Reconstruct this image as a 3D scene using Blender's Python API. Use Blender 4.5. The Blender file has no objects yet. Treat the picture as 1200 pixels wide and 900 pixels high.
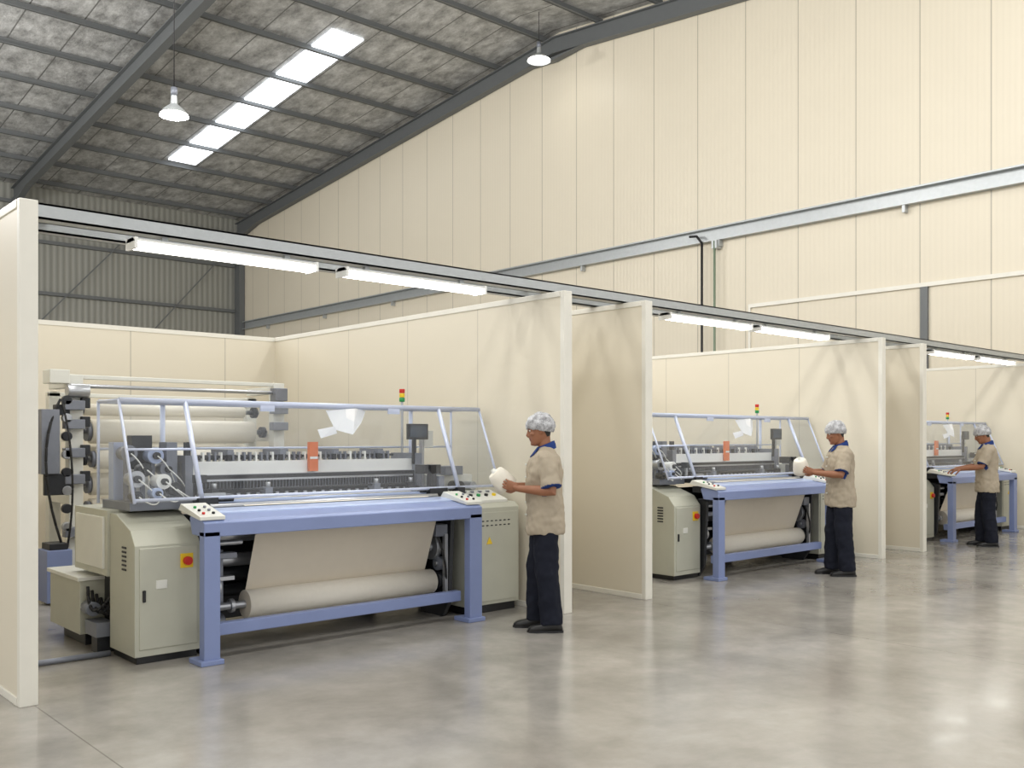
import bpy, bmesh, math, random, time
from mathutils import Vector, Matrix, noise
random.seed(4)
V=Vector
scene=bpy.context.scene
try: scene.view_settings.view_transform='Standard'
except Exception: pass

def lin(c):
    r=[]
    for v in c:
        v=v/255.0
        r.append(v/12.92 if v<=0.04045 else ((v+0.055)/1.055)**2.4)
    return (r[0],r[1],r[2],1.0)

# ---------------------------------------------------------------- materials
def new_mat(name):
    m=bpy.data.materials.new(name); m.use_nodes=True
    nt=m.node_tree; b=nt.nodes['Principled BSDF']
    return m,nt,b
def N(nt,t,**k):
    n=nt.nodes.new(t)
    for a,v in k.items(): setattr(n,a,v)
    return n
def mat(name,col,rough=0.5,metal=0.0,var=0.06,scale=6.0,bump=0.0,bscale=60.0,emit=None,estr=0,spec=0.5):
    m,nt,b=new_mat(name)
    c=lin(col)
    tc=N(nt,'ShaderNodeTexCoord')
    nz=N(nt,'ShaderNodeTexNoise'); nz.inputs['Scale'].default_value=scale; nz.inputs['Detail'].default_value=4
    nt.links.new(tc.outputs['Object'],nz.inputs['Vector'])
    mx=N(nt,'ShaderNodeMix',data_type='RGBA')
    mx.inputs['A'].default_value=tuple(x*(1-var) for x in c[:3])+(1,)
    mx.inputs['B'].default_value=tuple(min(1,x*(1+var)) for x in c[:3])+(1,)
    nt.links.new(nz.outputs['Fac'],mx.inputs['Factor'])
    nt.links.new(mx.outputs['Result'],b.inputs['Base Color'])
    b.inputs['Roughness'].default_value=rough; b.inputs['Metallic'].default_value=metal
    b.inputs['Specular IOR Level'].default_value=spec
    if bump>0:
        n2=N(nt,'ShaderNodeTexNoise'); n2.inputs['Scale'].default_value=bscale
        nt.links.new(tc.outputs['Object'],n2.inputs['Vector'])
        bp=N(nt,'ShaderNodeBump'); bp.inputs['Strength'].default_value=bump; bp.inputs['Distance'].default_value=0.01
        nt.links.new(n2.outputs['Fac'],bp.inputs['Height']); nt.links.new(bp.outputs['Normal'],b.inputs['Normal'])
    if emit:
        b.inputs['Emission Color'].default_value=lin(emit); b.inputs['Emission Strength'].default_value=estr
    return m
def mth(nt,op,a,b=None):
    n=N(nt,'ShaderNodeMath',operation=op)
    for i,x in enumerate((a,b)):
        if x is None: continue
        if isinstance(x,(int,float)): n.inputs[i].default_value=x
        else: nt.links.new(x,n.inputs[i])
    return n.outputs[0]
def line_mask(nt,coord,period,offset,w):
    x=mth(nt,'FRACT',mth(nt,'DIVIDE',mth(nt,'SUBTRACT',coord,offset-period*0.5-100*period),period))
    x=mth(nt,'ABSOLUTE',mth(nt,'SUBTRACT',x,0.5))
    return mth(nt,'LESS_THAN',x,w/period/2)
def panel_mat(name,col,axis,period,offset,seamw=0.012,rough=0.4,rib=0.0,ribp=0.1,dark=0.72,var=0.03,ribcol=0.0):
    m,nt,b=new_mat(name); c=lin(col)
    tc=N(nt,'ShaderNodeTexCoord'); sp=N(nt,'ShaderNodeSeparateXYZ')
    nt.links.new(tc.outputs['Object'],sp.inputs[0])
    co=sp.outputs[axis]
    mask=line_mask(nt,co,period,offset,seamw)
    nz=N(nt,'ShaderNodeTexNoise'); nz.inputs['Scale'].default_value=0.7; nz.inputs['Detail'].default_value=3
    nt.links.new(tc.outputs['Object'],nz.inputs['Vector'])
    mx=N(nt,'ShaderNodeMix',data_type='RGBA')
    mx.inputs['A'].default_value=tuple(x*(1-var) for x in c[:3])+(1,)
    mx.inputs['B'].default_value=tuple(min(1,x*(1+var)) for x in c[:3])+(1,)
    nt.links.new(nz.outputs['Fac'],mx.inputs['Factor'])
    out=mx.outputs['Result']
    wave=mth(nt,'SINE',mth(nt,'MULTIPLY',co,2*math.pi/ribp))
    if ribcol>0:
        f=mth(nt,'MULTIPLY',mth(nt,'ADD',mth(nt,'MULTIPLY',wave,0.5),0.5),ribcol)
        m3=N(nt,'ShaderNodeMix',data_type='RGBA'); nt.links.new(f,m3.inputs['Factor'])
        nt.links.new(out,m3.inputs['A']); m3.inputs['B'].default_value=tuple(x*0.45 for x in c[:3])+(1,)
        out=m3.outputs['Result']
    m2=N(nt,'ShaderNodeMix',data_type='RGBA'); nt.links.new(mask,m2.inputs['Factor'])
    nt.links.new(out,m2.inputs['A']); m2.inputs['B'].default_value=tuple(x*dark for x in c[:3])+(1,)
    nt.links.new(m2.outputs['Result'],b.inputs['Base Color'])
    b.inputs['Roughness'].default_value=rough
    if rib>0:
        bp=N(nt,'ShaderNodeBump'); bp.inputs['Strength'].default_value=rib; bp.inputs['Distance'].default_value=0.01
        nt.links.new(wave,bp.inputs['Height']); nt.links.new(bp.outputs['Normal'],b.inputs['Normal'])
    return m

M={}
M['gable']=panel_mat('cream_sandwich_panel',(223,214,194),'Y',1.31,8.37,0.024,0.45,0.12,0.11,0.6,ribcol=0.04)
M['partY']=panel_mat('cream_partition_panel_y',(222,214,195),'Y',1.15,5.9,0.012,0.35,0,0.1,0.78)
M['partX']=panel_mat('cream_partition_panel_x',(222,214,195),'X',1.15,1.75,0.014,0.35,0,0.1,0.72)
M['trimw']=mat('aluminium_trim_cream',(229,226,215),0.35)
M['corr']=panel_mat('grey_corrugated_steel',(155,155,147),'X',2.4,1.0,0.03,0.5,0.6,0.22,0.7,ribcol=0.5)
M['steel_dk']=mat('painted_structural_steel',(104,107,108),0.5,0.1)
M['galv']=mat('galvanised_steel',(178,182,183),0.4,0.4,0.1,14)
M['mach']=mat('machine_body_paint',(186,186,171),0.4)
M['mach2']=mat('machine_body_light',(222,222,214),0.35)
M['blue']=mat('periwinkle_paint',(128,142,184),0.38)
M['lblue']=mat('pale_blue_metal',(176,190,222),0.28,0.1)
M['dark']=mat('dark_machinery',(48,50,54),0.45,0.3,0.3,20)
M['black']=mat('black_plastic',(20,21,24),0.4)
M['steel']=mat('machined_steel',(178,180,184),0.28,0.7,0.1,20)
M['white']=mat('white_paint',(238,238,234),0.35)
M['cloth']=mat('woven_cream_cloth',(212,203,187),0.85,0,0.03,12,0.15,400,spec=0.2)
M['yarn']=mat('yarn_wound',(238,232,218),0.9,0,0.04,30,0.3,300,spec=0.2)
M['red']=mat('red_button',(200,40,30),0.35)
M['green']=mat('green_button',(40,150,80),0.35)
M['yellow']=mat('yellow_sign',(235,200,40),0.4)
M['orange']=mat('orange_tag',(222,120,70),0.5)
M['glare']=mat('glare_white',(248,249,252),0.5)  # white colour standing in for lamp reflection on the clear hood
M['bar']=mat('canopy_bar',(206,214,236),0.3,0.1)
M['screen']=mat('dark_display',(50,62,75),0.15)
M['grey']=mat('grey_casting',(128,132,142),0.42,0.3,0.12,12)
M['cable']=mat('black_rubber_cable',(26,26,28),0.6)
M['greenpipe']=mat('green_conduit',(120,135,115),0.5)
M['tube']=mat('fluorescent_tube',(255,255,255),0.4,emit=(255,253,246),estr=8.0)
M['bulb']=mat('lamp_reflector_glow',(255,255,255),0.4,emit=(255,252,240),estr=6.0)
M['sky']=mat('translucent_skylight_sheet',(245,248,255),0.6,emit=(240,246,255),estr=3.0)
M['skin']=mat('skin',(150,100,72),0.5,0,0.08,18)
M['lip']=mat('lips',(125,70,58),0.5)
M['eye']=mat('eye_white',(225,220,212),0.3)
M['hair']=mat('black_hair',(22,19,18),0.6)
M['shirt']=mat('beige_uniform_cloth',(173,161,142),0.85,0,0.08,9,0.2,350,spec=0.2)
M['collar']=mat('blue_uniform_trim',(38,60,118),0.8,spec=0.2)
M['pants']=mat('navy_trousers',(28,31,42),0.85,0,0.15,9,0.2,350,spec=0.2)
M['shoe']=mat('black_shoe_leather',(22,21,21),0.4)

def net_mat():
    m,nt,b=new_mat('white_hairnet')
    tc=N(nt,'ShaderNodeTexCoord'); v=N(nt,'ShaderNodeTexVoronoi',feature='DISTANCE_TO_EDGE'); v.inputs['Scale'].default_value=80
    nt.links.new(tc.outputs['Object'],v.inputs['Vector'])
    n2=N(nt,'ShaderNodeTexNoise'); n2.inputs['Scale'].default_value=24; n2.inputs['Detail'].default_value=5
    nt.links.new(tc.outputs['Object'],n2.inputs['Vector'])
    cr=N(nt,'ShaderNodeValToRGB'); cr.color_ramp.elements[0].position=0.06; cr.color_ramp.elements[0].color=lin((205,206,209))
    cr.color_ramp.elements[1].position=0.3; cr.color_ramp.elements[1].color=lin((100,98,100))
    nt.links.new(v.outputs['Distance'],cr.inputs[0])
    c2=N(nt,'ShaderNodeValToRGB'); c2.color_ramp.elements[0].position=0.36; c2.color_ramp.elements[0].color=lin((108,106,108)); c2.color_ramp.elements[1].position=0.66; c2.color_ramp.elements[1].color=lin((212,213,215))
    nt.links.new(n2.outputs['Fac'],c2.inputs[0])
    mx=N(nt,'ShaderNodeMix',data_type='RGBA'); mx.inputs['Factor'].default_value=0.55
    nt.links.new(cr.outputs[0],mx.inputs['A']); nt.links.new(c2.outputs[0],mx.inputs['B'])
    nt.links.new(mx.outputs['Result'],b.inputs['Base Color'])
    b.inputs['Roughness'].default_value=0.8
    return m
M['net']=net_mat()

def clear_mat():
    m=bpy.data.materials.new('clear_acrylic'); m.use_nodes=True; nt=m.node_tree; nt.nodes.clear()
    o=N(nt,'ShaderNodeOutputMaterial'); t=N(nt,'ShaderNodeBsdfTransparent'); t.inputs[0].default_value=(0.95,0.965,0.98,1)
    g=N(nt,'ShaderNodeBsdfGlossy'); g.inputs['Roughness'].default_value=0.04
    df=N(nt,'ShaderNodeBsdfDiffuse'); df.inputs[0].default_value=(0.85,0.88,0.95,1)
    lw=N(nt,'ShaderNodeLayerWeight'); lw.inputs[0].default_value=0.5
    f=mth(nt,'ADD',mth(nt,'MULTIPLY',mth(nt,'POWER',lw.outputs['Facing'],4.0),0.8),0.05)
    mx=N(nt,'ShaderNodeMixShader'); mx2=N(nt,'ShaderNodeMixShader'); mx2.inputs[0].default_value=0.035
    nt.links.new(f,mx.inputs[0]); nt.links.new(t.outputs[0],mx.inputs[1]); nt.links.new(g.outputs[0],mx.inputs[2])
    nt.links.new(mx.outputs[0],mx2.inputs[1]); nt.links.new(df.outputs[0],mx2.inputs[2]); nt.links.new(mx2.outputs[0],o.inputs[0])
    return m
M['clear']=clear_mat()

def floor_mat():
    m,nt,b=new_mat('polished_concrete')
    tc=N(nt,'ShaderNodeTexCoord'); sp=N(nt,'ShaderNodeSeparateXYZ'); nt.links.new(tc.outputs['Object'],sp.inputs[0])
    a=N(nt,'ShaderNodeTexNoise'); a.inputs['Scale'].default_value=0.75; a.inputs['Detail'].default_value=10; a.inputs['Roughness'].default_value=0.62; a.inputs['Distortion'].default_value=0.3
    nt.links.new(tc.outputs['Object'],a.inputs['Vector'])
    cr=N(nt,'ShaderNodeValToRGB'); e=cr.color_ramp.elements
    e[0].position=0.28; e[0].color=lin((134,130,123)); e[1].position=0.72; e[1].color=lin((176,172,164))
    nt.links.new(a.outputs['Fac'],cr.inputs[0])
    a2=N(nt,'ShaderNodeTexNoise'); a2.inputs['Scale'].default_value=3.5; a2.inputs['Detail'].default_value=9; a2.inputs['Roughness'].default_value=0.65
    nt.links.new(tc.outputs['Object'],a2.inputs['Vector'])
    mx=N(nt,'ShaderNodeMix',data_type='RGBA',blend_type='OVERLAY'); mx.inputs['Factor'].default_value=0.28
    nt.links.new(cr.outputs[0],mx.inputs['A']); nt.links.new(a2.outputs['Fac'],mx.inputs['B'])
    l=mth(nt,'MULTIPLY',line_mask(nt,sp.outputs['X'],5.27,1.6,0.008),0.5)
    m2=N(nt,'ShaderNodeMix',data_type='RGBA'); nt.links.new(l,m2.inputs['Factor']); nt.links.new(mx.outputs['Result'],m2.inputs['A'])
    m2.inputs['B'].default_value=lin((80,76,70)); nt.links.new(m2.outputs['Result'],b.inputs['Base Color'])
    mr=N(nt,'ShaderNodeMapRange'); mr.inputs['From Min'].default_value=0.3; mr.inputs['From Max'].default_value=0.7; mr.inputs['To Min'].default_value=0.11; mr.inputs['To Max'].default_value=0.24
    nt.links.new(a2.outputs['Fac'],mr.inputs['Value']); nt.links.new(mr.outputs[0],b.inputs['Roughness'])
    b.inputs['Specular IOR Level'].default_value=0.85
    return m
M['floor']=floor_mat()
def foil_mat():
    m,nt,b=new_mat('foil_insulation')
    tc=N(nt,'ShaderNodeTexCoord'); mp=N(nt,'ShaderNodeMapping'); mp.inputs['Scale'].default_value=(1.6,0.9,1)
    nt.links.new(tc.outputs['Object'],mp.inputs[0])
    a=N(nt,'ShaderNodeTexNoise'); a.inputs['Scale'].default_value=1.8; a.inputs['Detail'].default_value=9; a.inputs['Roughness'].default_value=0.75
    nt.links.new(mp.outputs[0],a.inputs['Vector'])
    cr=N(nt,'ShaderNodeValToRGB'); e=cr.color_ramp.elements
    e[0].position=0.36; e[0].color=lin((132,132,131)); e[1].position=0.66; e[1].color=lin((214,215,214))
    nt.links.new(a.outputs['Fac'],cr.inputs[0])
    sp=N(nt,'ShaderNodeSeparateXYZ'); nt.links.new(tc.outputs['Object'],sp.inputs[0])
    ms=line_mask(nt,sp.outputs['X'],1.25,0.3,0.035)
    m2=N(nt,'ShaderNodeMix',data_type='RGBA'); nt.links.new(ms,m2.inputs['Factor']); nt.links.new(cr.outputs[0],m2.inputs['A']); m2.inputs['B'].default_value=lin((110,110,108))
    nt.links.new(m2.outputs['Result'],b.inputs['Base Color'])
    b.inputs['Roughness'].default_value=0.5; b.inputs['Metallic'].default_value=0.1
    bp=N(nt,'ShaderNodeBump'); bp.inputs['Strength'].default_value=0.8; bp.inputs['Distance'].default_value=0.05
    nt.links.new(a.outputs['Fac'],bp.inputs['Height']); nt.links.new(bp.outputs['Normal'],b.inputs['Normal'])
    return m
M['foil']=foil_mat()

# ---------------------------------------------------------------- builders
COL=scene.collection
def empty(name,loc=(0,0,0),rz=0,parent=None):
    o=bpy.data.objects.new(name,None); o.location=loc; o.rotation_euler=(0,0,rz); o.empty_display_size=0.2
    COL.objects.link(o)
    if parent: o.parent=parent
    return o
class B:
    def __init__(s,org=(0,0,0)): s.bm=bmesh.new(); s.m=[]; s.o=V(org)
    def mi(s,k):
        if k not in s.m: s.m.append(k)
        return s.m.index(k)
    def face(s,vs,k,smooth=False):
        try: f=s.bm.faces.new(vs)
        except ValueError: return
        f.material_index=s.mi(k); f.smooth=smooth
    def v(s,p): return s.bm.verts.new(V(p)-s.o)
    def box(s,x0,x1,y0,y1,z0,z1,k):
        s.prism('x',[(y0,z0),(y1,z0),(y1,z1),(y0,z1)],x0,x1,k)
    def prism(s,ax,prof,a,b,k):
        def P(t,p):
            if ax=='x': return (t,p[0],p[1])
            if ax=='y': return (p[0],t,p[1])
            return (p[0],p[1],t)
        r0=[s.v(P(a,p)) for p in prof]; r1=[s.v(P(b,p)) for p in prof]
        n=len(prof)
        s.face(r0[::-1],k); s.face(r1,k)
        for i in range(n): s.face([r0[i],r0[(i+1)%n],r1[(i+1)%n],r1[i]],k)
    def cyl(s,p0,p1,r,k,seg=20,r2=None,kc=None):
        p0=V(p0);p1=V(p1); d=(p1-p0).normalized()
        u=d.orthogonal().normalized(); w=d.cross(u); r2=r if r2 is None else r2
        a=[];b=[]
        for i in range(seg):
            t=2*math.pi*i/seg; q=u*math.cos(t)+w*math.sin(t)
            a.append(s.v(p0+q*r)); b.append(s.v(p1+q*r2))
        for i in range(seg):
            s.face([a[i],a[(i+1)%seg],b[(i+1)%seg],b[i]],k,True)
        s.face(a[::-1],kc or k); s.face(b,kc or k)
    def tube(s,pts,r,k,seg=8):
        for i in range(len(pts)-1): s.cyl(pts[i],pts[i+1],r,k,seg)
    def hose(s,p0,p1,p2,r,k,n=10):
        p0,p1,p2=V(p0),V(p1),V(p2)
        pts=[p0*(1-t)**2+p1*2*t*(1-t)+p2*t*t for t in [i/n for i in range(n+1)]]
        s.tube(pts,r,k)
    def quad(s,ps,k): s.face([s.v(p) for p in ps],k)
    def slab(s,ps,th,k):
        ps=[V(p) for p in ps]; n=(ps[1]-ps[0]).cross(ps[2]-ps[0]).normalized()*th
        a=[s.v(p) for p in ps]; b=[s.v(p+n) for p in ps]; c=len(ps)
        s.face(a[::-1],k); s.face(b,k)
        for i in range(c): s.face([a[i],a[(i+1)%c],b[(i+1)%c],b[i]],k)
    def mesh(s,name):
        bmesh.ops.recalc_face_normals(s.bm,faces=s.bm.faces[:])
        me=bpy.data.meshes.new(name); s.bm.to_mesh(me); s.bm.free()
        for k in s.m: me.materials.append(M[k])
        return me
def put(me,name,parent=None,loc=(0,0,0),bevel=0):
    o=bpy.data.objects.new(name,me); o.location=loc; COL.objects.link(o)
    if parent: o.parent=parent
    if bevel>0:
        md=o.modifiers.new('bevel','BEVEL'); md.width=bevel; md.segments=2; md.limit_method='ANGLE'; md.angle_limit=math.radians(50)
    return o

# ---------------------------------------------------------------- people
def loft(bm,rings,n=28,p=2.0):
    rs=[]
    for (c,u,w) in rings:
        r=[]
        for i in range(n):
            t=2*math.pi*i/n; ct,st=math.cos(t),math.sin(t)
            a=math.copysign(abs(ct)**(2/p),ct); bb=math.copysign(abs(st)**(2/p),st)
            r.append(bm.verts.new(c+u*a+w*bb))
        rs.append(r)
    for a,bq in zip(rs[:-1],rs[1:]):
        for i in range(n): bm.faces.new([a[i],a[(i+1)%n],bq[(i+1)%n],bq[i]])
    bm.faces.new(rs[0][::-1]); bm.faces.new(rs[-1])
def chain(bm,pts,rad,n=14,round_ends=True):
    pts=[V(p) for p in pts]; rings=[]
    T=[]
    for i in range(len(pts)):
        a=pts[max(0,i-1)]; c=pts[min(len(pts)-1,i+1)]; T.append((c-a).normalized())
    ref=T[0].orthogonal().normalized()
    def fr(t):
        nonlocal ref
        u=(ref-t*ref.dot(t)).normalized(); ref=u; return u,t.cross(u)
    u,w=fr(T[0])
    if round_ends:
        for (k,s) in ((-0.95,0.3),(-0.7,0.71),(-0.35,0.93)): rings.append((pts[0]+T[0]*rad[0]*k,u*rad[0]*s,w*rad[0]*s))
    for i,pnt in enumerate(pts):
        u,w=fr(T[i]); rings.append((pnt,u*rad[i],w*rad[i]))
    if round_ends:
        for (k,s) in ((0.35,0.93),(0.7,0.71),(0.95,0.3)): rings.append((pts[-1]+T[-1]*rad[-1]*k,u*rad[-1]*s,w*rad[-1]*s))
    loft(bm,rings,n)
def stack(bm,L,p=2.0,n=32,Mx=None):
    R=[]
    for (z,cx,a,bb) in L:
        c=V((cx,0,z)); u=V((a,0,0)); w=V((0,bb,0))
        if Mx: c=Mx@c; u=Mx.to_3x3()@u; w=Mx.to_3x3()@w
        R.append((c,u,w))
    loft(bm,R,n,p)
def ellips(bm,c,rx,ry,rz,Mx=None):
    r=bmesh.ops.create_uvsphere(bm,u_segments=18,v_segments=12,radius=1)
    for v in r['verts']:
        v.co=V((v.co.x*rx+c[0],v.co.y*ry+c[1],v.co.z*rz+c[2]))
        if Mx: v.co=Mx@v.co
def remesh(bm,vox,smooth=4):
    me=bpy.data.meshes.new('tmp'); bmesh.ops.recalc_face_normals(bm,faces=bm.faces[:]); bm.to_mesh(me); bm.free()
    o=bpy.data.objects.new('tmp',me); COL.objects.link(o)
    md=o.modifiers.new('r','REMESH'); md.mode='VOXEL'; md.voxel_size=vox; md.use_smooth_shade=True
    if smooth:
        ms=o.modifiers.new('s','SMOOTH'); ms.factor=0.5; ms.iterations=smooth
    dg=bpy.context.evaluated_depsgraph_get()
    out=bpy.data.meshes.new_from_object(o.evaluated_get(dg))
    bpy.data.objects.remove(o); bpy.data.meshes.remove(me)
    out.polygons.foreach_set('use_smooth',[True]*len(out.polygons))
    return out
def wrinkle(me,amp,sc,seed,aniso=(1,1,0.6)):
    nn=[v.normal.copy() for v in me.vertices]
    for v,nr in zip(me.vertices,nn):
        c=v.co
        q=V((c.x*sc*aniso[0]+seed,c.y*sc*aniso[1],c.z*sc*aniso[2]))
        v.co=c+nr*((0.35+noise.noise(q)+0.6*noise.noise(q*2.3))*amp)
def add_hand(bm,w,u,n,curl=(28,30,22),thumb=0.6,side=1):
    u=V(u).normalized(); n=V(n).normalized(); n=(n-u*n.dot(u)).normalized(); s=u.cross(n)*side
    w=V(w)
    loft(bm,[(w-u*0.02,s*0.026,n*0.02),(w+u*0.012,s*0.028,n*0.019),(w+u*0.04,s*0.038,n*0.017),(w+u*0.07,s*0.042,n*0.015),(w+u*0.092,s*0.041,n*0.012),(w+u*0.098,s*0.034,n*0.007)],20)
    L=[(0.031,0.070,0.0085),(0.0105,0.079,0.009),(-0.0105,0.073,0.0087),(-0.031,0.056,0.0078)]
    for i,(so,ln,r) in enumerate(L):
        p=w+u*(0.085-abs(so)*0.15)+s*so; pts=[p]; ang=0
        d0=(u+s*(so*1.2)).normalized()
        for k,fr in enumerate((0.45,0.31,0.24)):
            ang+=math.radians(curl[k])
            d=d0*math.cos(ang)+n*math.sin(ang)
            pts.append(pts[-1]+d*ln*fr)
        chain(bm,pts,[r*1.08,r*1.02,r*0.93,r*0.78],10)
    p=w+u*0.028+s*0.026+n*0.006
    d1=(u*0.62+s*0.70+n*0.35*thumb).normalized(); d2=(u*0.85+s*0.25+n*0.55*thumb).normalized(); d3=(u*0.8+s*0.0+n*0.75*thumb).normalized()
    chain(bm,[p,p+d1*0.036,p+d1*0.036+d2*0.03,p+d1*0.036+d2*0.03+d3*0.022],[0.0145,0.0115,0.0102,0.0085],10)

def worker(loc,rz,pose,seed):
    e=empty('worker',loc,rz)
    pit=math.radians(pose.get('pitch',14))
    MH=Matrix.Translation((0.012,0,1.50))@Matrix.Rotation(pit,4,'Y')@Matrix.Translation((0,0,-1.50))
    bm=bmesh.new()
    stack(bm,[(1.15,0,.07,.10),(1.25,0,.08,.12),(1.34,0,.08,.14),(1.38,-.005,.06,.11),(1.415,-.01,.05,.06)])
    chain(bm,[(-.02,0,1.36),(-.012,0,1.43),(.005,0,1.50),(.005,0,1.54)],[.055,.055,.053,.05],20)
    stack(bm,[(1.482,.050,.022,.022),(1.490,.040,.045,.036),(1.507,.028,.068,.050),(1.535,.016,.082,.061),(1.565,.008,.089,.068),(1.60,.001,.094,.0725),(1.635,-.004,.098,.075),(1.665,-.007,.096,.073),(1.695,-.010,.082,.063),(1.712,-.010,.058,.045),(1.722,-.010,.025,.02)],2.15,36,MH)
    chain(bm,[MH@V((.089,0,1.622)),MH@V((.098,0,1.60)),MH@V((.110,0,1.580)),MH@V((.104,0,1.572))],[.009,.011,.0135,.012],12)
    for sg in (1,-1):
        ellips(bm,(.098,sg*.011,1.573),.010,.010,.008,MH)
        ellips(bm,(-.008,sg*.077,1.60),.019,.009,.031,MH); ellips(bm,(.0,sg*.074,1.58),.012,.009,.014,MH)
        ellips(bm,(.062,sg*.040,1.583),.026,.022,.020,MH)
        ellips(bm,(.083,sg*.028,1.634),.014,.024,.008,MH)
    ellips(bm,(.086,0,1.505),.017,.022,.014,MH)
    ellips(bm,(.094,0,1.549),.010,.023,.007,MH); ellips(bm,(.092,0,1.537),.010,.020,.007,MH)
    for sg,a in ((1,pose['L']),(-1,pose['R'])):
        S=V((-.005,sg*.150,1.345)); E=V(a['e']); W=V(a['w'])
        chain(bm,[S,S.lerp(E,.4),S.lerp(E,.75),E,E.lerp(W,.25),E.lerp(W,.6),W,W+V(a['u']).normalized()*.03],[.036,.045,.045,.041,.042,.035,.027,.025],20)
    me=remesh(bm,0.005,2)
    bm=bmesh.new()
    for sg,a in ((1,pose['L']),(-1,pose['R'])):
        add_hand(bm,V(a['w']),a['u'],a['n'],a.get('curl',(26,28,20)),1.0,sg)
    mh=remesh(bm,0.0028,2)
    bm=bmesh.new(); bm.from_mesh(me); bm.from_mesh(mh); bm.to_mesh(me); bm.free(); bpy.data.meshes.remove(mh)
    me.materials.clear()
    for k in ('skin','hair','lip'): me.materials.append(M[k])
    Mi=MH.inverted()
    for p in me.polygons:
        c=p.center; p.use_smooth=True; p.material_index=0
        if c.z>1.47:
            q=Mi@c
            if q.x>.08 and abs(q.y)<.024 and 1.532<q.z<1.555: p.material_index=2
            elif q.z>1.535 and q.x<-.02-0.25*(1.6-q.z) and not (abs(q.y)>.074 and q.z<1.63): p.material_index=1
            elif q.z>1.655: p.material_index=1
    put(me,'body',e)
    b=B()
    for sg in (1,-1):
        for (c,r,k) in (((.0815,sg*.030,1.612),.0125,'eye'),((.0905,sg*.030,1.611),.0062,'hair')):
            rr=bmesh.ops.create_uvsphere(b.bm,u_segments=12,v_segments=8,radius=r)
            for v in rr['verts']: v.co=MH@(V((v.co.x*.7,v.co.y*1.15,v.co.z*.62))+V(c))
            idx=b.mi(k)
            for f in set(f for v in rr['verts'] for f in v.link_faces): f.material_index=idx; f.smooth=True
        b.tube([MH@V((.092,sg*.014,1.638)),MH@V((.094,sg*.030,1.643)),MH@V((.082,sg*.046,1.638))],.0035,'hair',8)
    put(b.mesh('face_details'),'face_details',e)
    # hairnet
    bm=bmesh.new()
    MN=MH@Matrix.Translation((-.006,0,1.622))@Matrix.Rotation(math.radians(-20),4,'Y')
    rings=[]
    for i in range(22):
        t=math.radians(-14+102*i/21); r=math.cos(t) if i>2 else (0.90,0.95,0.99)[i]; z=math.sin(t)*.120
        rings.append((MN@V((-.006*i/21,0,z)),MN.to_3x3()@V((.118*r,0,0)),MN.to_3x3()@V((0,.097*r,0))))
    loft(bm,rings,64,2.1)
    me=bpy.data.meshes.new('hairnet'); bmesh.ops.recalc_face_normals(bm,faces=bm.faces[:])
    bm.to_mesh(me); bm.free(); me.materials.append(M['net'])
    for p in me.polygons: p.use_smooth=True
    nn=[v.normal.copy() for v in me.vertices]
    for v,nr in zip(me.vertices,nn):
        c=v.co; 
        v.co=c+nr*(noise.noise(c*26+V((seed,0,0)))*.010+noise.noise(c*70+V((seed,3,0)))*.005)
    put(me,'hairnet',e)
    # shirt
    bm=bmesh.new()
    stack(bm,[(.775,-.006,.150,.186),(.80,-.006,.153,.190),(.88,-.008,.150,.188),(.98,-.004,.142,.178),(1.08,.004,.140,.174),(1.18,.006,.142,.180),(1.27,.004,.142,.192),(1.34,-.002,.128,.198),(1.385,-.008,.104,.180),(1.415,-.012,.082,.135),(1.44,-.012,.068,.085),(1.455,-.010,.062,.066)],2.35,40)
    for sg,a in ((1,pose['L']),(-1,pose['R'])):
        S=V((-.005,sg*.165,1.365)); E=V(a['e']); d=(E-S)
        chain(bm,[S-d*0.02,S+d*.2,S+d*.5,S+d*.86],[.070,.072,.071,.076],24,False)
        ellips(bm,tuple(S+V((0,0,.004))),.068,.064,.060)
    me=remesh(bm,0.007,2)
    wrinkle(me,0.012,10,seed,(1.2,1.2,1.0))
    me.materials.clear(); me.materials.append(M['shirt']); me.materials.append(M['collar'])
    for p in me.polygons:
        c=p.center; p.material_index=0
        for sg,a in ((1,pose['L']),(-1,pose['R'])):
            S=V((-.005,sg*.165,1.365)); E=V(a['e']); d=E-S; t=(c-S).dot(d)/d.length_squared
            if .84<t<1.05 and (c-(S+d*t)).length<.10 and c.y*sg>.17: p.material_index=1
    put(me,'shirt',e)
    b=B()
    nseg=28
    ringsC=[]
    for (z,r) in ((1.425,.082),(1.455,.078),(1.485,.066),(1.480,.058),(1.44,.056)):
        ringsC.append([b.v((-.008+r*math.cos(2*math.pi*i/nseg)*1.05,r*math.sin(2*math.pi*i/nseg),z-.028*math.cos(2*math.pi*i/nseg))) for i in range(nseg)])
    for a,c in zip(ringsC[:-1],ringsC[1:]):
        for i in range(nseg): b.face([a[i],a[(i+1)%nseg],c[(i+1)%nseg],c[i]],'collar',True)
    for sg in (1,-1):
        b.slab([(.066,sg*.012,1.450),(.054,sg*.062,1.455),(.092,sg*.075,1.405),(.118,sg*.030,1.380)],.006*sg,'collar')
    for z in (1.32,1.22,1.12,1.02,.92): b.cyl((.135,0.0,z),(.158,0.0,z),.007,'mach2',10)
    put(b.mesh('collar'),'collar',e)
    # trousers
    bm=bmesh.new()
    stack(bm,[(.79,-.008,.112,.150),(.86,-.008,.110,.148),(.92,-.006,.10,.135)],2.2)
    for sg,(kn,an) in ((1,pose['legL']),(-1,pose['legR'])):
        H=V((-.005,sg*.080,.84)); K=V(kn); A=V(an)
        chain(bm,[H,H.lerp(K,.3),H.lerp(K,.7),K,K.lerp(A,.35),K.lerp(A,.75),A+V((0,0,-.03))],[.094,.100,.093,.088,.086,.083,.085],24,False)
    me=remesh(bm,0.008,2); wrinkle(me,0.011,10,seed+5,(1,1,.9))
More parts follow.
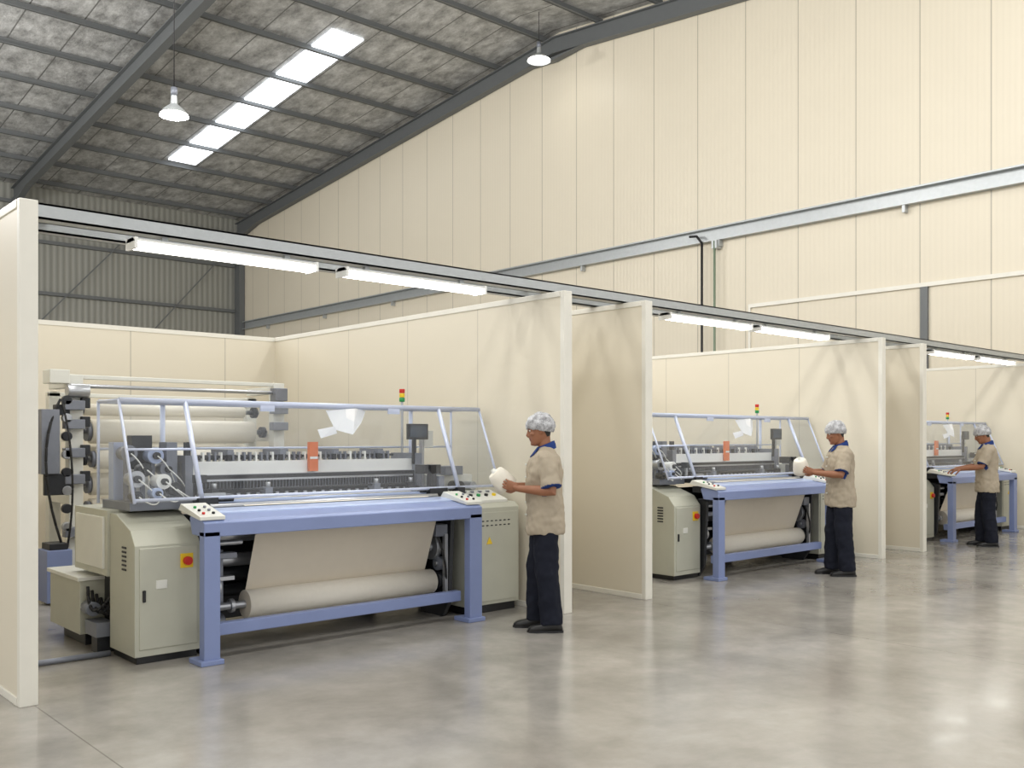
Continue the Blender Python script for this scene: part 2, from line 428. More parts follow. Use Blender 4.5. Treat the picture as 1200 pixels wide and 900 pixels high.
    me.materials.clear(); me.materials.append(M['pants'])
    put(me,'trousers',e)
    # shoes
    bm=bmesh.new()
    for (kn,an) in (pose['legL'],pose['legR']):
        A=V((an[0],an[1],0)); R=[]
        for (dx,zt,wd) in ((-.085,.035,.022),(-.075,.075,.034),(-.04,.095,.040),(.02,.092,.042),(.07,.070,.046),(.12,.060,.049),(.165,.048,.044),(.19,.030,.028)):
            R.append((A+V((dx,0,zt/2+.002)),V((0,wd,0)),V((0,0,zt/2))))
        loft(bm,R,24,2.6)
    bmesh.ops.recalc_face_normals(bm,faces=bm.faces[:])
    me=bpy.data.meshes.new('shoes'); bm.to_mesh(me); bm.free(); me.materials.append(M['shoe'])
    for p in me.polygons: p.use_smooth=True
    put(me,'shoes',e)
    b=B()
    for (kn,an) in (pose['legL'],pose['legR']):
        x,yy=an[0],an[1]
        b.prism('z',[(x-.09,yy-.03),(x-.05,yy-.043),(x+.06,yy-.044),(x+.12,yy-.051),(x+.18,yy-.036),(x+.197,yy),(x+.18,yy+.036),(x+.12,yy+.051),(x+.06,yy+.044),(x-.05,yy+.043),(x-.09,yy+.03)],0,.018,'black')
    put(b.mesh('soles'),'soles',e)
    if 'cone' in pose:
        c=V(pose['cone']); ax=V(pose['cax']).normalized()
        b=B(); u=ax.orthogonal().normalized(); w=ax.cross(u)
        prof=[(-.085,.030),(-.085,.078),(-.078,.088),(-.03,.088),(.04,.078),(.075,.066),(.082,.058),(.083,.022),(.11,.016),(.11,.012)]
        rs=[]
        for (t,r) in prof: rs.append([b.v(c+ax*t+(u*math.cos(2*math.pi*i/32)+w*math.sin(2*math.pi*i/32))*r) for i in range(32)])
        for k2,(a,c2) in enumerate(zip(rs[:-1],rs[1:])):
            for i in range(32): b.face([a[i],a[(i+1)%32],c2[(i+1)%32],c2[i]],'yarn' if k2<7 else 'mach2',k2 not in(0,6))
        b.face(rs[0][::-1],'mach'); b.face(rs[-1],'mach')
        put(b.mesh('yarn_cone'),'yarn_cone',e)
    return e
legs=dict(legL=((-.01,.095,.47),(-.05,.105,.095)),legR=((.05,-.09,.47),(.055,-.105,.095)))
p1=dict(pitch=14,L=dict(e=(-.045,.235,1.115),w=(.215,.128,1.135),u=(.93,-.12,.30),n=(-.1,-1,.15)),
        R=dict(e=(-.03,-.235,1.12),w=(.225,-.128,1.145),u=(.93,.12,.28),n=(-.1,1,.15)),cone=(.345,0,1.20),cax=(.55,.1,.6),**legs)
p2=dict(pitch=20,L=dict(e=(.07,.235,1.13),w=(.315,.12,1.15),u=(.93,-.12,.30),n=(-.1,-1,.15)),
        R=dict(e=(.08,-.235,1.14),w=(.32,-.12,1.16),u=(.93,.12,.30),n=(-.1,1,.15)),cone=(.44,0,1.22),cax=(.2,.3,.8),**legs)
p3=dict(pitch=26,L=dict(e=(.10,.225,1.135),w=(.35,.15,1.10),u=(.95,-.1,-.25),n=(.1,-.2,-1),curl=(14,16,12)),
        R=dict(e=(.11,-.225,1.135),w=(.36,-.12,1.10),u=(.95,.1,-.25),n=(.1,.2,-1),curl=(14,16,12)),**legs)
worker((5.28,5.50,0),math.radians(140),p1,1.0)
worker((9.87,5.50,0),math.radians(138),p2,7.0)
worker((14.12,5.60,0),math.radians(120),p3,13.0)

# ---------------------------------------------------------------- room
RY=18.2; EY=37.0; SY=-3.0; XW=-8.0; XG=18.0
def zr(y): return 10+0.097*(37-y) if y>RY else 10+0.097*(37-RY)-0.097*(RY-y)
DK=0.62
b=B(); b.box(XW,XG,SY,EY,-0.1,0,'floor'); put(b.mesh('floor'),'floor')
b=B(); b.prism('x',[(SY,0),(EY,0),(EY,zr(EY)+DK),(RY,zr(RY)+DK),(SY,zr(SY)+DK)],XG,XG+0.2,'gable'); put(b.mesh('wall_east'),'wall_east')
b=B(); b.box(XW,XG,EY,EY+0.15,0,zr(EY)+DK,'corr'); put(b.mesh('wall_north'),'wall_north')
b=B()
b.prism('x',[(EY,zr(EY)+DK),(RY,zr(RY)+DK),(RY,zr(RY)+DK+0.1),(EY,zr(EY)+DK+0.1)],XW,XG+0.2,'foil')
b.prism('x',[(RY,zr(RY)+DK),(SY,zr(SY)+DK),(SY,zr(SY)+DK+0.1),(RY,zr(RY)+DK+0.1)],XW,XG+0.2,'foil')
put(b.mesh('ceiling'),'ceiling')
def rafter(x):
    b=B(); 
    for (y0,y1) in ((EY,RY),(RY,SY)):
        for (xa,xb,za,zb) in ((x-0.11,x+0.11,0,0.025),(x-0.11,x+0.11,0.42,0.445),(x-0.012,x+0.012,0.025,0.42)):
            b.prism('x',[(y0,zr(y0)+za),(y1,zr(y1)+za),(y1,zr(y1)+zb),(y0,zr(y0)+zb)],xa,xb,'steel_dk')
    b.prism('x',[(EY,zr(EY)-0.25),(EY-1.8,zr(EY-1.8)),(EY,zr(EY))],x-0.1,x+0.1,'steel_dk')
    b.prism('x',[(RY-1.0,zr(RY-1)),(RY,zr(RY)-0.18),(RY+1.0,zr(RY+1))],x-0.1,x+0.1,'steel_dk')
    b.box(x-0.12,x+0.12,EY-0.45,EY-0.02,0,zr(EY)-0.1,'steel_dk')
    put(b.mesh('roof_rafter'),'roof_rafter')
for x in (17.86,9.4,0.9): rafter(x)
b=B()
y=EY-0.9
while y>SY+0.5:
    if abs(y-RY)>0.3:
        z=zr(y)+0.445
        b.box(XW,XG,y-0.012,y+0.012,z,z+0.16,'steel_dk')
        b.box(XW,XG,y-0.085,y+0.012,z,z+0.018,'steel_dk')
    y-=1.95
put(b.mesh('roof_purlins'),'roof_purlins')
b=B(); 
b.prism('x',[(32.0,zr(32.0)+DK-0.05),(21.4,zr(21.4)+DK-0.05),(21.4,zr(21.4)+DK-0.005),(32.0,zr(32.0)+DK-0.005)],12.95,13.9,'sky')
put(b.mesh('skylight'),'skylight')
b=B()
for z in (3.0,4.9,6.75,8.6,9.9): b.box(XW,XG-0.3,EY-0.16,EY-0.001,z,z+0.12,'steel_dk')
b.slab([(9.5,EY-0.2,5.0),(9.56,EY-0.2,5.0),(13.66,EY-0.2,9.6),(13.6,EY-0.2,9.6)],0.02,'steel_dk')
b.slab([(13.6,EY-0.23,5.0),(13.66,EY-0.23,5.0),(17.66,EY-0.23,9.6),(17.6,EY-0.23,9.6)],0.02,'steel_dk')
put(b.mesh('wall_girts'),'trim_1')
b=B()
b.box(XG-0.025,XG-0.001,SY,EY-0.5,6.05,6.35,'galv')
b.box(XG-0.16,XG-0.001,SY,EY-0.5,6.33,6.36,'galv'); b.box(XG-0.16,XG-0.001,SY,EY-0.5,6.04,6.07,'galv')
yy=0.0
while yy<36:
    b.box(XG-0.14,XG-0.01,yy,yy+0.06,5.9,6.04,'galv'); yy+=4.3
put(b.mesh('wall_channel_rail'),'trim_2')
b=B()
b.box(XG-0.05,XG-0.001,2.0,12.2,4.43,4.51,'trimw'); b.box(XG-0.06,XG-0.001,8.2,8.34,0,4.43,'steel_dk')
b.box(XG-0.05,XG-0.001,12.15,12.2,0,4.43,'trimw')
put(b.mesh('trim_frame'),'trim_3')
b=B()
b.tube([(XG-0.19,13.35,6.02),(XG-0.19,13.35,0.02)],0.028,'cable')
b.tube([(XG-0.19,13.35,6.02),(XG-0.19,13.5,6.2),(XG-0.19,13.7,6.22)],0.028,'cable')
b.tube([(XG-0.19,13.0,6.02),(XG-0.19,13.0,0.02)],0.028,'greenpipe')
b.box(XG-0.21,XG-0.02,12.93,13.07,5.85,6.03,'galv')
put(b.mesh('wall_conduit'),'wall_conduit')

PH=2.82
def part_side(x0,name,y1=11.1,y0=5.87,th=0.1,PH=2.82):
    e=empty(name,(x0+th/2,y0,0)); O=V((0,0,0))-e.location
    b=B(); b.box(x0+0.004,x0+th-0.004,y0+0.03,y1,0.04,PH-0.03,'partY'); put(b.mesh('panel'),'panel',e,O)
    b=B(); b.box(x0,x0+th,y0,y0+0.05,0,PH,'trimw'); b.box(x0-0.004,x0+th+0.004,y0+0.05,y1,PH-0.05,PH,'trimw')
    b.box(x0-0.004,x0+th+0.004,y0+0.05,y1,0,0.05,'trimw')
    put(b.mesh('edge_trim'),'edge_trim',e,O,0.004)
for x in (5.87,11.57,17.3): part_side(x,'partition_wall')
for x,h in ((1.52,2.89),(6.96,2.84),(12.72,2.82)): part_side(x,'partition_wall',PH=h)
b=B(); b.box(-3,17.4,11.1,11.2,0,PH-0.04,'partX'); b.box(-3,17.4,11.095,11.205,PH-0.05,PH,'trimw'); put(b.mesh('booth_back_wall'),'wall_back_booth')
b=B(); b.box(2.25,2.42,11.02,11.099,1.5,1.85,'dark'); b.box(2.28,2.39,11.0,11.03,1.66,1.76,'red'); put(b.mesh('fire_call_box'),'fire_call_box')

b=B()
for (ya,yb,za,zb) in ((6.14,6.26,2.845,2.94),(6.52,6.60,2.845,2.91)):
    b.box(1.63,17.3,ya,ya+0.012,za,zb,'galv'); b.box(1.63,17.3,ya,yb,zb-0.012,zb,'galv'); b.box(1.63,17.3,ya,yb,za,za+0.012,'galv'); b.box(1.63,17.3,yb-0.01,yb,za,zb,'galv')
x=1.8
while x<17: b.box(x,x+0.05,6.2,6.56,2.9,2.925,'galv'); x+=1.4
put(b.mesh('overhead_support_rail'),'overhead_support_rail')

def fluo(x0,x1):
    c=(x0+x1)/2; y=6.2
    e=empty('fluorescent_lamp',(c,y,2.8))
    b=B((c,y,2.8)); b.prism('x',[(y-0.08,2.79),(y-0.04,2.815),(y+0.04,2.815),(y+0.08,2.79),(y+0.04,2.79),(y-0.04,2.79)],x0,x1,'white')
    b.box(x0,x0+0.02,y-0.08,y+0.08,2.745,2.815,'white'); b.box(x1-0.02,x1,y-0.08,y+0.08,2.745,2.815,'white')
    b.box(x0+0.2,x0+0.24,y-0.02,y+0.02,2.815,2.844,'galv'); b.box(x1-0.24,x1-0.2,y-0.02,y+0.02,2.815,2.844,'galv')
    put(b.mesh('housing'),'housing',e)
    b=B((c,y,2.8)); b.cyl((x0+0.02,y-0.04,2.768),(x1-0.02,y-0.04,2.768),0.018,'tube',12); b.cyl((x0+0.02,y+0.04,2.768),(x1-0.02,y+0.04,2.768),0.018,'tube',12)
    put(b.mesh('tubes'),'tubes',e)
for (a,c) in [(2.26,3.59),(3.83,5.2),(7.65,9.1),(9.25,10.75),(13.6,15.0),(15.2,16.6)]: fluo(a,c)

def bay(x,y,z,r=0.22,power=300,rad=0.3):
    e=empty('high_bay_lamp',(x,y,z))
    b=B((x,y,z))
    prof=[(0.05,0.34),(0.06,0.2),(0.10,0.17),(r*0.75,0.10),(r,0.0)]
    for (ra,za),(rb,zb) in zip(prof[:-1],prof[1:]): 
        a=[];c=[]
        for i in range(28):
            t=2*math.pi*i/28; a.append(b.v((x+ra*math.cos(t),y+ra*math.sin(t),z+za))); c.append(b.v((x+rb*math.cos(t),y+rb*math.sin(t),z+zb)))
        for i in range(28): b.face([a[i],a[(i+1)%28],c[(i+1)%28],c[i]],'galv',True)
    b.cyl((x,y,z+0.34),(x,y,z+0.48),0.055,'grey'); b.cyl((x,y,z+0.48),(x,y,zr(y)+DK-0.03),0.008,'cable',6)
    b.cyl((x,y,z+0.02),(x,y,z+0.035),r*0.93,'bulb',28)
    put(b.mesh('shade'),'shade',e)
    l=bpy.data.lights.new('lamp_light','POINT'); l.shadow_soft_size=rad; l.energy=power; l.color=(1,0.985,0.96)
    o=bpy.data.objects.new('lamp_light',l); o.location=(0,0,-rad-0.03); o.parent=e; COL.objects.link(o)
bay(6.45,15.7,6.95,0.24,150,0.12)
bay(16.6,17.5,11.1,0.30,10,0.12)
for (x,y,p) in ((3,2.5,450),(9,2.5,430),(14,2.5,340),(3,8.5,450),(9,8.5,430),(-3,6,450),(9,12.5,400),(3,14,450),(-3,18,450)):  # unseen lamps added above the frame to light the hall
    bay(x,y,9.4,0.3,p,0.55)
for (x,y) in ((2,24),(-4,28)): bay(x,y,9.2,0.3,1150,0.45)  # unseen strong lamps added off frame to brighten the far gable and roof

# ---------------------------------------------------------------- loom
LO=V((3.95,6.9,0))
def loom_meshes():
    parts=[]
    b=B(LO)
    for (x0,x1) in ((2.72,2.835),(5.02,5.15)):
        b.box(x0,x1,6.12,6.20,0.03,0.90,'blue'); b.box(x0-0.03,x1+0.02,6.10,6.30,0,0.035,'blue')
    b.prism('x',[(6.12,.862),(6.12,.955),(6.15,.972),(6.34,1.000),(6.36,.98),(6.32,.87)],2.72,5.15,'blue')
    b.box(2.835,5.02,6.24,6.31,0.165,0.25,'blue')
    parts.append(('blue_frame',b,0.006))
    b=B(LO); b.prism('x',[(6.34,.985),(6.345,1.008),(6.38,1.018),(6.50,1.03),(6.50,1.01)],2.84,5.03,'lblue')
    b.cyl((2.95,6.55,1.035),(5.0,6.55,1.035),0.022,'steel'); b.cyl((2.95,6.62,1.06),(5.0,6.62,1.06),0.016,'lblue')
    b.box(2.95,5.0,6.66,6.72,1.045,1.075,'steel')
    b.box(2.84,5.03,6.36,6.56,0.93,1.0,'dark')
    parts.append(('breast_table',b,0.004))
    b=B(LO)
    for (x0,x1) in ((2.70,2.88),(5.0,5.17)):
        b.prism('x',[(6.14,.975),(6.14,1.0),(6.46,1.075),(6.50,1.03)],x0,x1,'mach2')
        for i,(k) in enumerate(('red','black','green','black','grey','grey')):
            yy=6.2+0.07*(i%3); xx=x0+0.05+0.07*(i//3); zz=1.0+(yy-6.14)*0.235
            b.cyl((xx,yy,zz),(xx,yy-0.003,zz+0.014),0.011,k,12)
    b.prism('x',[(6.42,.96),(6.42,.985),(6.66,1.06),(6.70,1.06),(6.70,.96)],5.2,5.70,'mach2')
    for i,k in enumerate(('red','black','green','black','yellow')): b.cyl((5.26+0.09*i,6.52,1.015),(5.26+0.09*i,6.515,1.035),0.018,k,12)
    for i in range(5): b.box(5.25+.09*i,5.28+.09*i,6.60,6.63,1.04,1.055,'grey')
    parts.append(('control_panels',b,0.003))
    b=B(LO)
    b.prism('x',[(6.45,.05),(6.45,.80),(6.53,.90),(6.80,1.0),(6.92,1.0),(6.92,.05)],2.38,2.835,'mach')
    b.box(2.40,2.82,6.47,6.9,0,0.05,'black')
    b.prism('x',[(6.443,.10),(6.443,.78),(6.455,.79),(6.455,.09)],2.41,2.815,'mach')
    b.box(2.36,2.9,6.92,7.62,0.55,1.02,'mach')
    b.box(2.345,2.37,6.97,7.55,0.6,0.97,'mach2')
    b.box(2.28,2.75,7.25,7.95,0.10,0.50,'mach'); b.box(2.26,2.77,7.23,7.97,0.49,0.52,'mach2'); b.box(2.35,2.7,7.35,7.85,0,0.1,'dark')
    b.box(2.45,2.9,7.0,7.24,0.02,0.55,'dark')
    for i in range(6): b.box(2.374,2.382,6.6,6.68,0.62+0.03*i,0.635+0.03*i,'dark')
    b.box(2.69,2.78,6.432,6.446,0.63,0.73,'yellow'); b.cyl((2.735,6.44,.68),(2.735,6.40,.68),0.03,'red')
    b.box(2.52,2.6,6.438,6.446,0.5,0.56,'mach2'); b.box(2.43,2.45,6.43,6.446,0.42,0.5,'black')
    parts.append(('left_cabinet',b,0.008))
    b=B(LO)
    for i in range(6):
        z=0.45-0.03*i
        b.hose((2.32+0.03*i,7.2,z),(2.25+0.05*i,6.98,z-0.35+0.03*i),(2.5+0.02*i,6.98,z+0.1),0.012,'cable')
    b.cyl((2.33,7.1,0.3),(2.33,7.24,0.3),0.05,'grey'); b.box(2.3,2.42,6.96,7.2,0.12,0.22,'grey')
    b.box(2.32,2.44,7.0,7.12,0,0.12,'dark')
    parts.append(('cable_bundle',b,0))
    b=B(LO)
    b.prism('x',[(6.37,.07),(6.37,.92),(6.42,.96),(7.15,.99),(7.15,.07)],5.175,5.79,'mach')
    b.box(5.2,5.76,6.39,7.1,0,0.07,'black')
    b.box(5.20,5.76,6.362,6.372,0.1,0.88,'mach')
    b.prism('y',[(5.40,.60),(5.47,.60),(5.435,.665)],6.356,6.364,'yellow')
    for i in range(2):
        for j in range(9): b.box(5.25+0.05*j,5.275+0.05*j,6.357,6.364,0.80-0.04*i,0.81-0.04*i,'dark')
    b.box(5.2,5.7,7.15,7.95,0.2,1.0,'mach')
    parts.append(('right_cabinet',b,0.008))
    b=B(LO)
    pr=[(6.365,.91),(6.375,.84),(6.42,.72),(6.465,.60),(6.51,.48),(6.545,.39)]
    for (ya,za),(yb,zb) in zip(pr[:-1],pr[1:]):
        b.quad([(3.22,ya,za),(4.86,ya,za),(4.86,yb,zb),(3.22,yb,zb)],'cloth')
    for f in b.bm.faces: f.smooth=True
    b.cyl((3.20,6.505,.315),(4.90,6.505,.315),0.102,'yarn',40,None,'cloth')
    b.quad([(3.2,6.5,1.035),(4.88,6.5,1.035),(4.88,6.84,1.085),(3.2,6.84,1.085)],'yarn')
    b.quad([(3.2,6.95,1.11),(4.88,6.95,1.11),(4.88,7.95,1.12),(3.2,7.95,1.12)],'yarn')
    parts.append(('cloth_roll',b,0))
    b=B(LO)
    b.cyl((2.92,6.505,.315),(5.0,6.505,.315),0.028,'steel')
    b.cyl((3.08,6.505,.315),(3.11,6.505,.315),0.05,'steel'); b.cyl((4.95,6.505,.315),(4.99,6.505,.315),0.07,'dark')
    for (yy,z,r,k) in ((6.72,.62,.05,'steel'),(6.85,.5,.06,'dark'),(6.7,.80,.045,'steel'),(7.0,.35,.05,'dark')):
        b.cyl((2.9,yy,z),(5.02,yy,z),r,k,24)
    for (x0,x1) in ((2.86,2.9),(5.02,5.06)):
        b.prism('x',[(6.42,.12),(6.38,.84),(7.9,.95),(8.1,.6),(8.1,0),(7.7,0),(7.5,.2),(6.9,.2),(6.8,0),(6.5,0)],x0,x1,'dark')
    for (x,yy,z,r,k) in ((2.93,6.60,.62,.10,'grey'),(2.95,6.52,.46,.07,'steel'),(2.97,6.66,.80,.07,'dark'),(4.93,6.56,.60,.11,'steel'),(4.96,6.50,.46,.06,'grey'),(4.90,6.62,.76,.08,'steel'),(4.9,6.62,.16,.06,'grey'),(3.05,6.75,.55,.09,'dark'),(3.02,6.6,.18,.07,'grey')):
        b.cyl((x,yy,z),(x+0.05,yy,z),r,k,24); b.cyl((x-0.02,yy,z),(x+0.07,yy,z),r*0.35,'steel',12)
    b.box(2.94,3.12,6.5,6.56,.50,.53,'steel'); b.box(2.94,3.1,6.42,6.5,.67,.71,'grey'); b.box(3.02,3.05,6.54,6.58,.3,.72,'grey'); b.cyl((2.95,6.45,.78),(3.15,6.45,.78),.02,'steel',12)
    b.box(4.88,5.0,6.4,6.5,.70,.80,'grey'); b.box(4.96,4.99,6.38,6.42,.2,.72,'steel'); b.hose((4.9,6.4,.7),(4.95,6.3,.4),(5.0,6.45,.25),.01,'cable')
    b.box(2.9,5.02,7.05,7.12,0.12,0.95,'dark')  # dark plate added behind the cloth for the shade inside the loom
    b.cyl((3.1,7.85,.5),(4.9,7.85,.5),0.3,'yarn',40); b.cyl((3.02,7.85,.5),(3.08,7.85,.5),0.42,'steel',40); b.cyl((4.92,7.85,.5),(4.98,7.85,.5),0.42,'steel',40)
    b.cyl((2.95,7.95,1.05),(5.0,7.95,1.05),0.06,'steel',24)
    parts.append(('drive_mechanism',b,0.003))
    b=B(LO)
    b.box(3.02,5.0,6.905,6.935,1.10,1.125,'black'); b.box(3.02,5.0,6.90,6.94,1.20,1.215,'steel')
    b.box(3.0,5.04,6.935,6.96,1.06,1.245,'black')
    for i in range(70): b.box(3.03+i*.028,3.034+i*.028,6.915,6.93,1.12,1.20,'grey')
    b.box(3.0,5.02,6.84,6.90,1.06,1.11,'black')
    for i in range(24): b.box(3.05+i*.082,3.075+i*.082,6.825,6.845,1.085,1.11,'steel')
    b.box(2.92,5.12,6.97,7.04,1.25,1.35,'white'); b.box(2.92,5.12,6.955,6.975,1.235,1.25,'steel')
    b.cyl((3.0,6.8,1.14),(4.95,6.8,1.14),0.009,'dark',10)
    b.box(3.1,4.9,7.06,7.09,1.375,1.395,'dark')
    for i in range(36): b.box(3.12+i*.049,3.135+i*.049,7.05,7.09,1.35,1.42,'grey' if i%3 else 'white')
    for j in range(6):
        yy=7.12+0.03*j; t=1.36+0.006*(j%3)
        b.box(3.1,4.9,yy,yy+0.012,t,t+0.025,'steel' if j%2 else 'dark'); b.box(3.1,4.9,yy,yy+0.012,1.0,1.03,'dark')
        b.box(3.1,3.12,yy,yy+0.012,1.0,t,'steel'); b.box(4.88,4.9,yy,yy+0.012,1.0,t,'steel')
    for i in range(90): b.box(3.13+i*.0195,3.134+i*.0195,7.14+.03*(i%3),7.145+.03*(i%3),1.03,1.36,'steel')
    for x in (3.3,3.75,4.25,4.7): b.box(x,x+.05,7.0,7.3,1.40,1.44,'grey'); b.box(x+.01,x+.04,7.02,7.05,1.35,1.44,'dark')
    b.box(2.92,2.98,6.9,7.3,1.0,1.40,'grey'); b.box(5.04,5.1,6.9,7.3,1.0,1.40,'grey')
    b.box(2.93,2.97,6.92,6.96,1.2,1.5,'dark')
    b.box(3.98,4.06,6.93,6.965,1.26,1.50,'orange'); b.box(3.985,4.055,6.928,6.932,1.36,1.38,'white')
    for (x,k) in ((3.06,'dark'),(3.5,'grey'),(4.5,'grey'),(4.86,'dark')):
        b.box(x,x+.06,6.76,6.86,1.09,1.15,k); b.cyl((x+.03,6.78,1.15),(x+.03,6.78,1.19),.02,'steel',12)
    parts.append(('reed_and_harness',b,0))
    b=B(LO)
    b.box(2.44,2.88,6.7,7.25,1.02,1.08,'grey')
    for (x,yy,z,r,l,k) in ((2.5,6.8,1.24,.06,.14,'steel'),(2.68,6.78,1.22,.055,.16,'white'),(2.52,7.0,1.42,.06,.14,'grey'),(2.72,7.02,1.40,.06,.14,'lblue'),(2.62,6.72,1.14,.04,.12,'lblue'),(2.8,6.85,1.16,.05,.12,'dark'),(2.62,6.95,1.30,.05,.12,'dark'),(2.8,7.0,1.30,.055,.14,'grey'),(2.48,6.72,1.12,.04,.1,'dark')):
        b.cyl((x,yy-l/2,z),(x,yy+l/2,z),r,k,20,r*0.8); b.cyl((x,yy-l/2-.03,z),(x,yy-l/2,z),r*0.45,'dark',14)
        b.box(x-.015,x+.015,yy-.015,yy+.015,1.08,z,'grey')
        b.hose((x,yy-l/2-.03,z),(x+.1,yy-l/2-.1,z-.1),(x+.18,yy-.0,1.1),0.005,'white')
    b.box(2.56,2.7,7.05,7.2,1.08,1.3,'mach2'); b.box(2.8,2.88,6.95,7.1,1.08,1.5,'grey'); b.box(2.46,2.56,7.08,7.18,1.08,1.5,'lblue')
    b.box(2.6,2.75,7.1,7.2,1.3,1.55,'dark')
    b.box(2.90,3.02,6.55,6.72,1.03,1.10,'dark'); b.box(2.93,3.1,6.6,6.64,1.1,1.13,'steel'); b.cyl((3.04,6.62,1.09),(3.16,6.62,1.09),0.03,'dark',16)
    b.cyl((2.96,6.74,1.03),(2.96,6.74,1.22),0.018,'steel',12); b.box(2.92,3.0,6.7,6.78,1.2,1.26,'black')
    parts.append(('weft_feeders',b,0.002))
    b=B(LO)
    b.box(4.93,5.12,6.55,6.75,1.03,1.10,'dark'); b.cyl((4.86,6.62,1.09),(4.98,6.62,1.09),0.03,'dark',16)
    b.box(4.99,5.05,6.62,6.68,1.08,1.30,'black'); b.box(4.95,5.13,6.66,6.8,1.22,1.30,'black'); b.box(5.06,5.12,6.6,6.78,1.1,1.2,'grey')
    b.box(5.03,5.06,6.93,6.96,1.3,1.55,'black'); b.box(4.95,5.17,6.90,6.93,1.52,1.66,'black'); b.box(4.97,5.15,6.895,6.902,1.54,1.645,'screen')
    b.box(5.2,5.6,6.8,7.2,0.99,1.2,'mach2'); b.box(5.25,5.45,6.75,6.95,1.2,1.28,'grey'); b.cyl((5.32,6.75,1.1),(5.32,6.62,1.1),0.05,'dark',18); b.cyl((5.5,6.8,1.1),(5.5,6.66,1.1),0.04,'steel',18)
    b.box(5.19,5.3,7.0,7.02,1.45,1.6,'mach2')
    b.box(5.17,5.2,7.0,7.04,1.0,1.6,'steel')
    b.cyl((5.13,7.25,1.0),(5.13,7.25,1.87),0.012,'steel',10)
    for i,k in enumerate(('green','yellow','red')): b.cyl((5.13,7.25,1.87+.04*i),(5.13,7.25,1.907+.04*i),0.026,k,16)
    parts.append(('operator_display',b,0.002))
    b=B(LO)
    P=[(6.56,1.08),(6.86,1.80),(7.28,1.80),(7.28,1.05)]
    for x in (2.42,2.9,5.25,5.73):
        for (p,q) in zip(P[:-1],P[1:]):
            b.cyl((x,p[0],p[1]),(x,q[0],q[1]),0.019 if x in(2.9,5.25) else 0.011,'bar',12)
    for (p,r) in ((P[1],.02),(P[2],.016),((6.57,1.10),.012)): 
        b.cyl((2.42,p[0],p[1]),(5.73,p[0],p[1]),r,'bar',12)
    b.cyl((2.42,7.28,1.45),(5.73,7.28,1.45),0.009,'bar',10)
    b.cyl((2.42,6.71,1.45),(2.9,6.71,1.45),0.009,'bar',10)
    b.box(2.86,2.94,6.52,6.6,1.03,1.1,'dark'); b.box(5.21,5.29,6.52,6.6,0.98,1.1,'dark')
    b.box(3.5,3.62,6.845,6.86,1.74,1.80,'bar'); b.box(4.7,4.82,6.845,6.86,1.74,1.80,'bar')
    parts.append(('canopy_frame',b,0))
    b=B(LO)
    for (x0,x1) in ((2.43,2.88),(2.92,5.23),(5.27,5.72)):
        b.quad([(x0,6.56,1.08),(x1,6.56,1.08),(x1,6.86,1.80),(x0,6.86,1.80)],'clear')
        b.quad([(x0,6.86,1.805),(x1,6.86,1.805),(x1,7.28,1.805),(x0,7.28,1.805)],'clear')
    for x in (2.42,5.73): b.quad([(x,6.56,1.08),(x,6.86,1.80),(x,7.28,1.80),(x,7.28,1.08)],'clear')
    b.quad([(2.43,7.285,1.1),(5.72,7.285,1.1),(5.72,7.285,1.8),(2.43,7.285,1.8)],'clear')
    parts.append(('canopy_panes',b,0))
    b=B(LO)  # lamp glare on the hood, shaped as added white slabs
    b.slab([(4.14,6.80,1.60),(4.30,6.78,1.56),(4.36,6.84,1.78),(4.10,6.88,1.76)],0.004,'glare')
    b.slab([(4.30,6.78,1.56),(4.42,6.84,1.66),(4.50,6.90,1.76),(4.36,6.84,1.78)],0.004,'glare')
    b.slab([(4.02,6.82,1.53),(4.16,6.80,1.57),(4.14,6.80,1.63),(4.0,6.84,1.60)],0.004,'glare')
    parts.append(('glare_sheet',b,0))
    return [(n,bb.mesh(n),bv) for (n,bb,bv) in parts]
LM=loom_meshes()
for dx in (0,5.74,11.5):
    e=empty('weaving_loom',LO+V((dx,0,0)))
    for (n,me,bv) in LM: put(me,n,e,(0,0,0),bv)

# ---------------------------------------------------------------- yarn roll rack behind loom 1
RO=V((4.0,9.9,0)); e=empty('yarn_roll_rack',RO)
b=B(RO)
for x in (2.9,5.03):
    b.box(x,x+0.13,9.53,9.65,0,2.14,'mach2'); b.box(x,x+0.11,10.15,10.27,0,2.0,'mach2')
    for z in (0.35,0.9,1.5,2.02): b.box(x+0.01,x+0.1,9.6,10.2,z,z+0.08,'mach2')
    b.box(x-0.02,x+0.13,9.45,10.35,0,0.06,'mach2')
for (yy,z) in ((9.55,2.10),(10.15,1.95),(9.55,0.3)): b.box(2.9,5.14,yy,yy+0.05,z,z+0.04,'mach2')
b.cyl((2.9,9.5,2.03),(5.14,9.5,2.03),0.02,'steel')
b.box(2.72,2.9,9.5,9.72,2.05,2.18,'mach2'); b.box(2.78,2.9,9.5,9.62,1.75,1.85,'dark')
for z in (0.6,1.1,1.35,1.62,1.8): 
    b.box(2.84,3.02,9.44,9.54,z,z+0.09,'grey'); b.box(4.98,5.16,9.44,9.54,z,z+0.09,'grey')
    b.box(3.0,3.08,9.48,9.54,z+.02,z+.12,'dark')
b.cyl((2.86,9.47,1.98),(3.06,9.47,1.98),0.06,'steel',20); b.box(5.0,5.14,9.42,9.56,1.94,2.08,'grey')
put(b.mesh('stand'),'stand',e,(0,0,0),0.006)
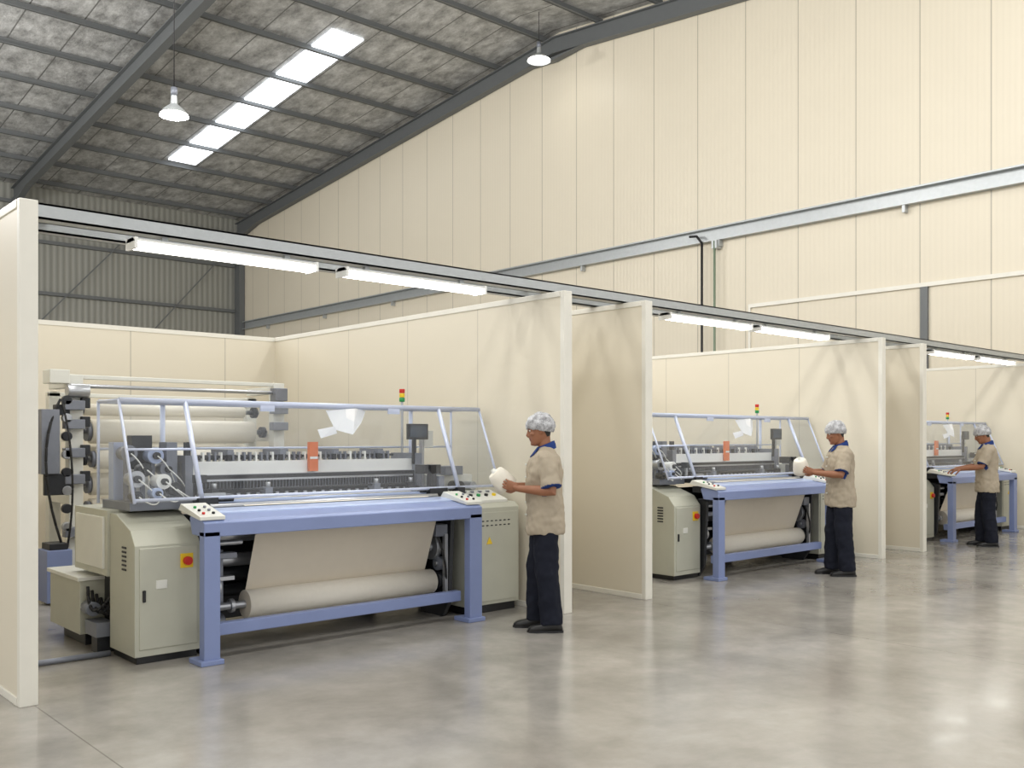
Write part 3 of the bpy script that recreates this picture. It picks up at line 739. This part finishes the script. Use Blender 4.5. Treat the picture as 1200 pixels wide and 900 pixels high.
b=B(RO)
for (yy,z,r) in ((9.75,1.60,.12),(9.62,1.33,.10),(9.95,1.82,.06),(9.75,1.08,.11),(9.95,1.36,.1),(9.75,.82,.12),(9.75,.52,.11)):
    b.cyl((3.16,yy,z),(4.88,yy,z),r,'yarn',32); b.cyl((2.97,yy,z),(5.06,yy,z),0.025,'steel',14)
    b.cyl((3.04,yy,z),(3.08,yy,z),0.06,'dark',20); b.cyl((4.98,yy,z),(5.03,yy,z),0.06,'dark',20)
    b.cyl((3.12,yy,z),(3.16,yy,z),r*0.8,'grey',20)
put(b.mesh('yarn_rolls'),'yarn_rolls',e)
b=B(RO)
b.box(2.62,2.78,9.4,9.62,1.2,1.8,'grey'); b.box(2.66,2.9,9.45,9.5,1.0,1.2,'dark')
b.box(2.64,2.86,9.3,9.6,0.02,0.5,'blue'); b.box(2.67,2.83,9.33,9.57,0.5,0.56,'dark')
for i in range(8): 
    z=0.7+0.17*i; b.cyl((2.86,9.5,z),(2.86,9.44,z),0.045,'dark' if i%2 else 'steel',14)
b.hose((2.8,9.45,1.9),(2.5,9.3,1.4),(2.8,9.42,0.55),0.012,'cable'); b.hose((2.8,9.42,1.9),(2.9,9.2,1.2),(2.85,9.42,0.5),0.01,'cable')
put(b.mesh('drive_boxes'),'drive_boxes',e,(0,0,0),0.005)

b=B(); b.cyl((1.66,6.86,0.022),(2.36,6.86,0.022),0.02,'grey',12); put(b.mesh('floor_air_pipe'),'floor_air_pipe')

# ---------------------------------------------------------------- world, camera
w=bpy.data.worlds.new('world'); scene.world=w; w.use_nodes=True
bg=w.node_tree.nodes['Background']; bg.inputs[0].default_value=(1.0,0.99,0.97,1); bg.inputs[1].default_value=1.1
cam=bpy.data.cameras.new('camera'); co=bpy.data.objects.new('camera',cam); COL.objects.link(co)
co.location=(0,0,1.52); co.rotation_euler=(math.radians(90),0,math.radians(-41.87))
cam.sensor_width=36; cam.lens=33.48; cam.shift_y=0.0542; cam.clip_end=200
scene.camera=co
